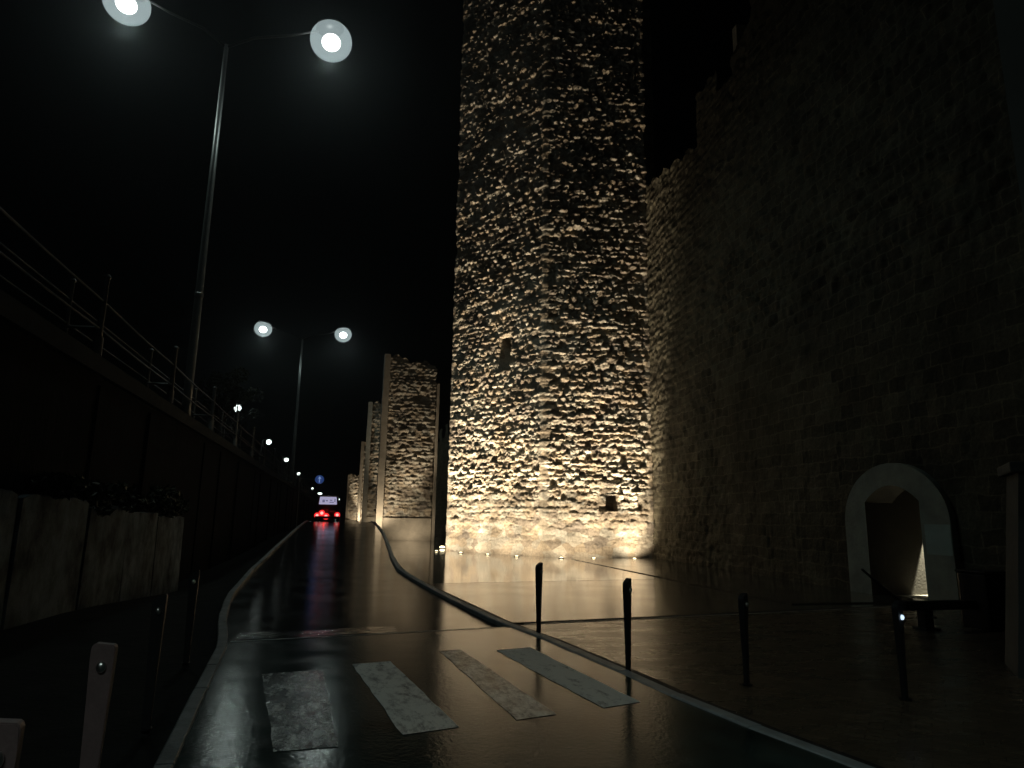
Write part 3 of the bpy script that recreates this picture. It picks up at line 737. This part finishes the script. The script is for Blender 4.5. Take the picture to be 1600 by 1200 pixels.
# ------------------------------------------------------------------ foliage
def leaves(blobs, n, size, seed, gap=.0):
    rs = np.random.RandomState(seed); v = []; f = []
    for (cx, cy, cz, rx, ry, rz_), cnt in zip(blobs, n):
        for _ in range(cnt):
            d = rs.normal(size=3); d /= np.linalg.norm(d); rr = rs.uniform(.45, 1.05) ** .7
            p = np.array((cx, cy, cz)) + d * rr * np.array((rx, ry, rz_))
            a = rs.normal(size=3); a /= np.linalg.norm(a); b_ = np.cross(a, rs.normal(size=3)); b_ /= np.linalg.norm(b_); s = size * rs.uniform(.6, 1.5)
            k = len(v); v += [tuple(p - a * s), tuple(p - b_ * s * .45), tuple(p + a * s), tuple(p + b_ * s * .45)]; f.append((k, k + 1, k + 2, k + 3))
    return v, f
def shrub(x, y, z, w_, h_, label, seed):
    e = empty('shrub', (x, y, z), 0, label, 'shrub', 'shrubs growing along the left wall')
    rs = random.Random(seed); bl = []; cn = []
    for i in range(7):
        bl.append((rs.uniform(-.3, .35), rs.uniform(-w_, w_), rs.uniform(-.5, .6) * h_, rs.uniform(.25, .4), rs.uniform(.3, .5) * w_, rs.uniform(.3, .5) * h_)); cn.append(150)
    v, f = leaves(bl, cn, .075, seed); mesh_obj('foliage', v, f, MT['foliage'], e)
    b = MB()
    for i in range(5): b.tube([(-.35, rs.uniform(-.2, .2), -h_ * .9), (rs.uniform(-.2, 0), rs.uniform(-w_, w_) * .4, -.1), (rs.uniform(-.1, .2), rs.uniform(-w_, w_) * .8, h_ * .5)], [.03, .02, .008], 5)
    b.build('stem', MT['bark'], e)
shrub(-4.55, 15.2, 1.85, 1.0, .38, 'dark leafy shrub hanging over the concrete panels, nearest one', 5)
shrub(-4.5, 19.6, 1.75, 1.3, .55, 'dark leafy shrub spilling over the far concrete panels', 6)
shrub(-4.6, 12.6, 2.0, .6, .25, 'small sprig of leaves above the nearest concrete panels', 8)
def tree(x, y, z, h, r, label, seed, n=420):
    e = empty('tree', (x, y, z), 0, label, 'tree', 'trees beyond the railing'); rs = random.Random(seed)
    b = MB(); b.tube([(0, 0, -.3), (.1, .05, h * .35), (-.05, .1, h * .62), (.05, 0, h * .85)], [.17, .13, .08, .03], 8)
    for i in range(9):
        t = rs.uniform(0, 2 * math.pi); z0 = h * rs.uniform(.35, .7); b.tube([(0, 0, z0), (math.cos(t) * r * .4, math.sin(t) * r * .4, z0 + h * .12), (math.cos(t) * r * .8, math.sin(t) * r * .8, z0 + h * .18)], [.06, .035, .01], 5)
    b.build('trunk', MT['bark'], e)
    bl = []; cn = []
    for i in range(14):
        t = rs.uniform(0, 2 * math.pi); d = rs.uniform(.1, .85) * r
        bl.append((math.cos(t) * d, math.sin(t) * d, h * rs.uniform(.5, 1.0), r * rs.uniform(.2, .38), r * rs.uniform(.2, .38), r * rs.uniform(.16, .3))); cn.append(n)
    v, f = leaves(bl, cn, .10, seed); mesh_obj('crown', v, f, MT['foliage'], e)
tree(-8.1, 55.0, 4.6, 6.6, 1.9, 'thin tree whose branches cross the nearest small street lamp', 21, 60)
tree(-7.6, 44.0, 4.5, 5.6, 1.8, 'small dark tree above the railing, nearer than the branch lit by the lamp', 22, 240)

# ------------------------------------------------------------------ street lamps
def double_lamp(x, y, z0, ztop, lh, rh, label, E, rbowl):
    """tall pole with two arms; lh, rh = head positions relative to the pole foot"""
    e = empty('street_lamp', (x, y, z0), 0, label, 'street lamp', 'double headed street lamps')
    H = ztop - z0
    MB().tube([(0, 0, -.1), (0, 0, .5), (0, 0, H * .6), (0, 0, H)], [.16, .145, .11, .075], 14).build('pole', MT['pole'], e, True)
    b = MB(); b.lathe([(.135, H * .30), (.15, H * .302), (.15, H * .31), (.13, H * .312)], (0, 0, 0), 14)
    b.build('collar', MT['pole'], e)
    for hd in (lh, rh):
        hx, hz = hd; sgn = 1 if hx > 0 else -1
        MB().tube([(0, 0, H - .1), (hx * .25, 0, H + (hz - H) * .45), (hx * .6, 0, H + (hz - H) * .8), (hx - sgn * rbowl * .6, 0, hz + .18)], [.05, .05, .045, .04], 8).build('arm', MT['black'], e, True)
        ro = Euler((R(0), R(-8 * sgn), 0)).to_matrix()
        h = MB().lathe([(rbowl * .15, .72 * rbowl + .06), (rbowl * .45, .70 * rbowl), (rbowl * .66, .56 * rbowl), (rbowl * .70, .48 * rbowl)], (hx, 0, hz), 28, ro).build('head_shell', MT['black'], e, True)
        g = [(rbowl * math.sin(t), rbowl * math.cos(t) * .92 - .16) for t in [R(38) + (math.pi - R(38)) * i / 16 for i in range(16)]] + [(.02, -rbowl * .92 - .16)]
        MB().lathe(g, (hx, 0, hz), 32, ro).build('glare_globe', MT['glare'], h, True)  # globe stands in for the glare disc around the lit core
        c = rbowl * .44
        MB().lathe([(c * math.sin(t) + .005, c * math.cos(t) * .85 - .22) for t in [math.pi * i / 12 for i in range(13)]], (hx, 0, hz), 24, ro).build('lit_core', MT['core'], h, True)
        lamp('street_light', 'SPOT', (hx, 0, hz - 1.0), E * STREET, COOL, e, (.10, -.25, -1), 152, .6, .16)
    return e
double_lamp(-5.1, 24.0, 4.62, 18.5, (-3.42, 15.05), (3.64, 14.95), 'nearest and tallest street lamp, a pole with two glowing round heads', 1500, .78)
double_lamp(-4.33, 64.0, 4.62, 17.62, (-3.5, 13.85), (3.6, 13.9), 'farther two headed street lamp, its heads over the middle of the road', 1500, .78)
double_lamp(-5.1, -16.0, 4.62, 18.5, (-3.42, 15.05), (3.64, 14.95), 'added unseen lamp behind the viewer, lighting the foreground', 9500, .78)  # lamp added out of view to brighten crossing, left bollards and panels
fl = None
far = [(-9.0, 61.3, 10.5, .30, 'first small single street lamp above the railing, seen through branches'),
       (-9.1, 89.2, 10.5, .34, 'second small street lamp in the line receding along the left'),
       (-9.0, 117.6, 10.5, .36, 'third small street lamp in the line receding along the left'),
       (-9.2, 157.0, 10.5, .36, 'fourth small street lamp in the line receding along the left'),
       (-9.4, 241.8, 10.5, .42, 'fifth small street lamp, just left above the blue sign'),
       (-6.0, 213.0, 8.0, .66, 'bright far street lamp just left above the van'),
       (-.63, 195.0, 6.0, .50, 'bright far street lamp touching the right top of the van')]
for i, (x, y, z, r, lab) in enumerate(far):
    zb = 4.6 if x < -5 else 1.15
    e = empty('street_lamp', (x, y, zb), 0, lab, 'street lamp', 'small street lamps receding on the left')
    h = z - zb
    MB().tube([(-.9, 0, -.2), (-.9, 0, h * .7), (-.75, 0, h + .1), (-.1, 0, h + .30)], [.09, .07, .05, .04], 8).build('pole', MT['pole'], e, True)
    hd = MB().lathe([(.10, .34), (.28, .28), (.32, .22)], (0, 0, h), 14).build('head', MT['pole'], e)
    MB().lathe([(r * .3, .22), (r * .85, .12), (r, -.05), (r * .8, -.24), (r * .3, -.36)], (0, 0, h), 16).build('lit_bowl', MT['farlamp'], hd, True)

# ------------------------------------------------------------------ bollards
def bollard(name_m, h=.96, slope=.35):
    """flat blade, wider at its rounded top, with a steel stud; faces -Y"""
    e = empty('bollard')
    prof = [(-.040, -.05), (-.044, .25), (-.066, h - .04), (-.063, h - .018), (-.054, h - .006), (-.042, h)]
    prof += [(.050, h), (.060, h - .005), (.066, h - .016), (.067, h - .03), (.046, .25), (.042, -.05)]
    prof = [(a, z_ + slope * a * (z_ > h - .2)) for a, z_ in prof]
    bm = bmesh.new(); vs_ = []
    for d in (-.030, .030): vs_.append([bm.verts.new((a, d * (.55 + .45 * max(0, z_) / h) , z_)) for a, z_ in prof])
    bm.faces.new(vs_[0]); bm.faces.new(list(reversed(vs_[1])))
    m = len(prof)
    for i in range(m): bm.faces.new((vs_[0][(i + 1) % m], vs_[0][i], vs_[1][i], vs_[1][(i + 1) % m]))
    bmesh.ops.recalc_face_normals(bm, faces=bm.faces[:])
    bmesh.ops.bevel(bm, geom=[e_ for e_ in bm.edges if abs(e_.verts[0].co.y - e_.verts[1].co.y) < .006], offset=.005, segments=2, affect='EDGES')
    me = bpy.data.meshes.new('blade'); bm.to_mesh(me); bm.free(); me.materials.append(name_m)
    o = bpy.data.objects.new('blade', me); C.objects.link(o); o.parent = e
    rx = Euler((R(90), 0, 0)).to_matrix()
    MB().lathe([(.026, 0), (.028, .006), (.026, .013), (.018, .020), (.006, .024)], (0.003, -.030, h - .105), 20, rx).build('stud', MT['stud'], e, True)
    MB().lathe([(.055, 0), (.055, .008), (.045, .012)], (.003, 0, .002), 16).build('foot', MT['black'], e)
    return e
b0 = bollard(MT['bollard'], slope=-.10)
spots = [(-1.085, 3.93, 0, 'brown blade shaped bollard at the lower left, whole top in view'),
         (-.97, 2.58, 6, 'bollard at the left frame edge, only its reddish top corner showing')]
for i, (x, y, a, lab) in enumerate(spots):
    o = b0 if i == 0 else copy_tree(b0)
    o.location = (x, y, 0); o.scale = (.82, .9, 1); o.rotation_euler = (0, 0, R(a)); tag(o, lab, 'bollard', 'bollards left of the road')
b1 = bollard(MT['bollard_dark'])
spots = [(2.81, 9.60, 48, 'black bollard farthest along the right kerb, standing against the lit paving'),
         (3.05, 7.05, 48, 'black bollard at the right kerb, second one, tallest in the picture'),
         (4.05, 6.43, 40, 'barely visible black bollard right of the two silhouetted ones'),
         (5.21, 5.66, 30, 'rightmost bollard, carrying a glowing blue white light')]
for i, (x, y, a, lab) in enumerate(spots):
    o = b1 if i == 0 else copy_tree(b1)
    o.location = (x, y, .01); o.rotation_euler = (0, 0, R(a)); tag(o, lab, 'bollard', 'bollards right of the road')
    if i >= 2: o.scale = (1, 1, .90)
    if i == 3:
        for ch in [c for c in bpy.data.objects if c.parent == o and c.name.startswith('stud')]:
            ch.data = ch.data.copy(); ch.data.materials[0] = MT['studled']; ch['label'] = 'lit blue white stud'; ch.scale = (.9, 1, .95)

for x, y, lab in ((-1.31, 6.00, 'dark bollard behind the nearest left one, only its stud catching light'),
                  (-1.52, 8.45, 'farthest bollard of the left row, a faint stud before the concrete panels')):
    o = copy_tree(b1); o.location = (x, y, 0); o.scale = (.75, 1, 1); o.rotation_euler = (0, 0, 0); tag(o, lab, 'bollard', 'bollards left of the road')  # black steel puts the weaker light on these two into their colour

# ------------------------------------------------------------------ black barrier before the doorway
e = empty('barrier', (9.2, 9.2, 0), 0, 'black barrier arm with its cabinet in front of the arched doorway', 'barrier')
b = MB(); b.bevbox(-.62, .72, -.06, .06, .30, .44, .015); b.build('arm', MT['black'], e)
b = MB(); b.bevbox(-.30, -.14, -.08, .08, 0, .30, .01); b.bevbox(-.36, -.08, -.14, .14, 0, .04, .01); b.build('support', MT['black'], e)
b = MB(); b.bevbox(.72, 1.22, -.28, .24, 0, .86, .03); b.bevbox(.70, 1.24, -.30, .26, .86, .90, .012); b.build('cabinet', MT['black'], e)
b = MB(); b.tube([(-.66, .0, .44), (-1.0, .0, .68), (-1.32, .0, .92)], [.028, .024, .018], 8); b.build('raised_rod', MT['black'], e)
b = MB(); b.bevbox(-.20, -.10, -.10, -.083, .18, .21, .004); b.build('latch', MT['rail'], e)

# ------------------------------------------------------------------ right edge: stone pier and a tall rendered building
e = empty('gate_pier', (7.17, 6.2, 0), R(-42), 'low weathered stone pier at the right frame edge', 'pier')
b = MB(); b.add([(0, 0, -.05), (1.0, 0, -.05), (1.0, .9, -.05), (0, .9, -.05), (.24, .03, 2.2), (.95, .03, 2.2), (.95, .85, 2.2), (.24, .85, 2.2)],
                [(3, 2, 1, 0), (4, 5, 6, 7), (0, 1, 5, 4), (1, 2, 6, 5), (2, 3, 7, 6), (3, 0, 4, 7)])
b.build('shaft', MT['pierm'], e)
MB().bevbox(.16, 1.0, -.03, .92, 2.2, 2.32, .02).build('cap', MT['pierm'], e)
e = empty('building', (6.56, 4.6, 0), 0, 'plain grey rendered building corner at the top right edge', 'building')
b = MB(); b.box(0, 9, -12, .4, 3.2, 13); b.build('wall', MT['render'], e)
b = MB(); b.box(-.15, 9.1, -12, .55, 13, 13.3); b.build('cornice', MT['render'], e)
b = MB(); b.box(2.2, 9, -12, .3, -.1, 3.2); b.build('ground_floor', MT['render'], e)

# ------------------------------------------------------------------ van on the crest, and the blue sign
e = empty('van', (-.88, 53.8, 1.14), 0, 'small van with glowing red tail lights and pale lit rear window', 'van')
b = MB()
side = [(0, .32), (0, 1.15), (.10, 1.86), (.35, 1.96), (2.5, 1.96), (3.1, 1.25), (4.0, 1.02), (4.2, .75), (4.2, .32)]
bm = bmesh.new(); sd = [[bm.verts.new((x * (1 if z_ < 1.2 else .90), y_, z_)) for y_, z_ in side] for x in (-.86, .86)]
bm.faces.new(sd[0]); bm.faces.new(list(reversed(sd[1])))
for i in range(len(side)): j = (i + 1) % len(side); bm.faces.new((sd[0][j], sd[0][i], sd[1][i], sd[1][j]))
bmesh.ops.recalc_face_normals(bm, faces=bm.faces[:]); bmesh.ops.bevel(bm, geom=bm.edges[:], offset=.06, segments=3, affect='EDGES')
bm.verts.index_update(); b.add([v_.co[:] for v_ in bm.verts], [[v_.index for v_ in f_.verts] for f_ in bm.faces]); bm.free()
b.build('body', MT['carbody'], e, True)
rw = MB().add([(-.66, -.012, 1.27), (.66, -.012, 1.27), (.60, .07, 1.84), (-.60, .07, 1.84), (-.66, .05, 1.27), (.66, .05, 1.27), (.60, .13, 1.84), (-.60, .13, 1.84)],
              [(0, 1, 2, 3), (5, 4, 7, 6), (4, 0, 3, 7), (1, 5, 6, 2), (3, 2, 6, 7), (4, 5, 1, 0)]).build('rear_window', MT['litwin'], e)
b = MB()
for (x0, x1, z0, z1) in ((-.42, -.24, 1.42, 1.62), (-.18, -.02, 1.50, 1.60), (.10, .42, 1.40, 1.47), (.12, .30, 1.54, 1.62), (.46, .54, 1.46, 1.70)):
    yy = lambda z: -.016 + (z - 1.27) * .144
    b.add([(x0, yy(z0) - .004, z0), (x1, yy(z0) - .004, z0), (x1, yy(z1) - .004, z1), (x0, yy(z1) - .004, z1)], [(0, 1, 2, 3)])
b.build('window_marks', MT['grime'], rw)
rxm = Euler((R(90), 0, 0)).to_matrix()
for (x, z_, r_) in ((-.73, .44, .15), (-.40, .62, .16), (-.08, .38, .17), (.73, .50, .15)):
    h = MB().lathe([(r_ * 1.45, 0), (r_ * 1.35, .02), (r_ * 1.0, .03)], (x, -.01, z_), 18, rxm).build('tail_light', MT['red'], e, True)
    MB().lathe([(r_ * .75, .03), (r_ * .6, .045), (r_ * .2, .05)], (x, -.01, z_), 14, rxm).build('bulb_glow', MT['redhot'], h, True)
MB().bevbox(-.88, .88, -.08, .10, .22, .40, .03).build('bumper', MT['tyre'], e)
MB().bevbox(.18, .60, -.03, -.005, .70, .82, .006).build('number_plate', MT['plate'], e)
for x in (-.80, .80):
    for y in (.75, 3.4):
        wv = MB().lathe([(.18, -.10), (.30, -.10), (.32, -.05), (.32, .05), (.30, .10), (.18, .10)], (x, y, .32), 20, Euler((0, R(90), 0)).to_matrix()).build('wheel', MT['tyre'], e, True)
        MB().lathe([(.17, -.108), (.17, .108)], (x, y, .32), 14, Euler((0, R(90), 0)).to_matrix()).build('rim', MT['steel'], wv)
lamp('tail_glow', 'POINT', (-.2, -.35, .55), 2, (1, .05, .04), e, radius=.1)

e = empty('traffic_sign', (-2.55, 45.0, .6), 0, 'round blue traffic sign with a white arrow on a post', 'sign')
MB().tube([(0, 0, 0), (0, 0, 3.55)], .03, 8).build('post', MT['pole'], e)
MB().tube([(0, .02, 3.22), (1.20, .02, 3.22)], .025, 6).build('bracket', MT['pole'], e)
fc = MB().lathe([(.27, 0), (.27, .015), (.26, .02)], (1.20, -.02, 3.22), 28, rxm).build('sign_face', MT['signblue'], e)
b = MB(); k = -.046; b.add([(1.17, k, 3.02), (1.23, k, 3.02), (1.23, k, 3.28), (1.31, k, 3.25), (1.20, k, 3.43), (1.09, k, 3.25), (1.17, k, 3.28)], [(0, 1, 2, 3, 4, 5, 6)])
b.build('arrow', MT['signwhite'], fc)

# ------------------------------------------------------------------ thin haze added to spread halos around the lamps
hz_ = MB(); hz_.box(-310, 310, -110, 460, -4.0, 60)
hm = bpy.data.materials.new('halo_haze'); hm.use_nodes = True; N, L = nodes(hm); N.clear()
o_ = N.new("ShaderNodeOutputMaterial"); pv = N.new("ShaderNodeVolumePrincipled")
pv.inputs["Color"].default_value = (.9, .95, 1, 1); pv.inputs["Density"].default_value = .0006; pv.inputs["Anisotropy"].default_value = .82
L.new(pv.outputs[0], o_.inputs["Volume"])
tag(hz_.build('haze', hm), kind='stuff')
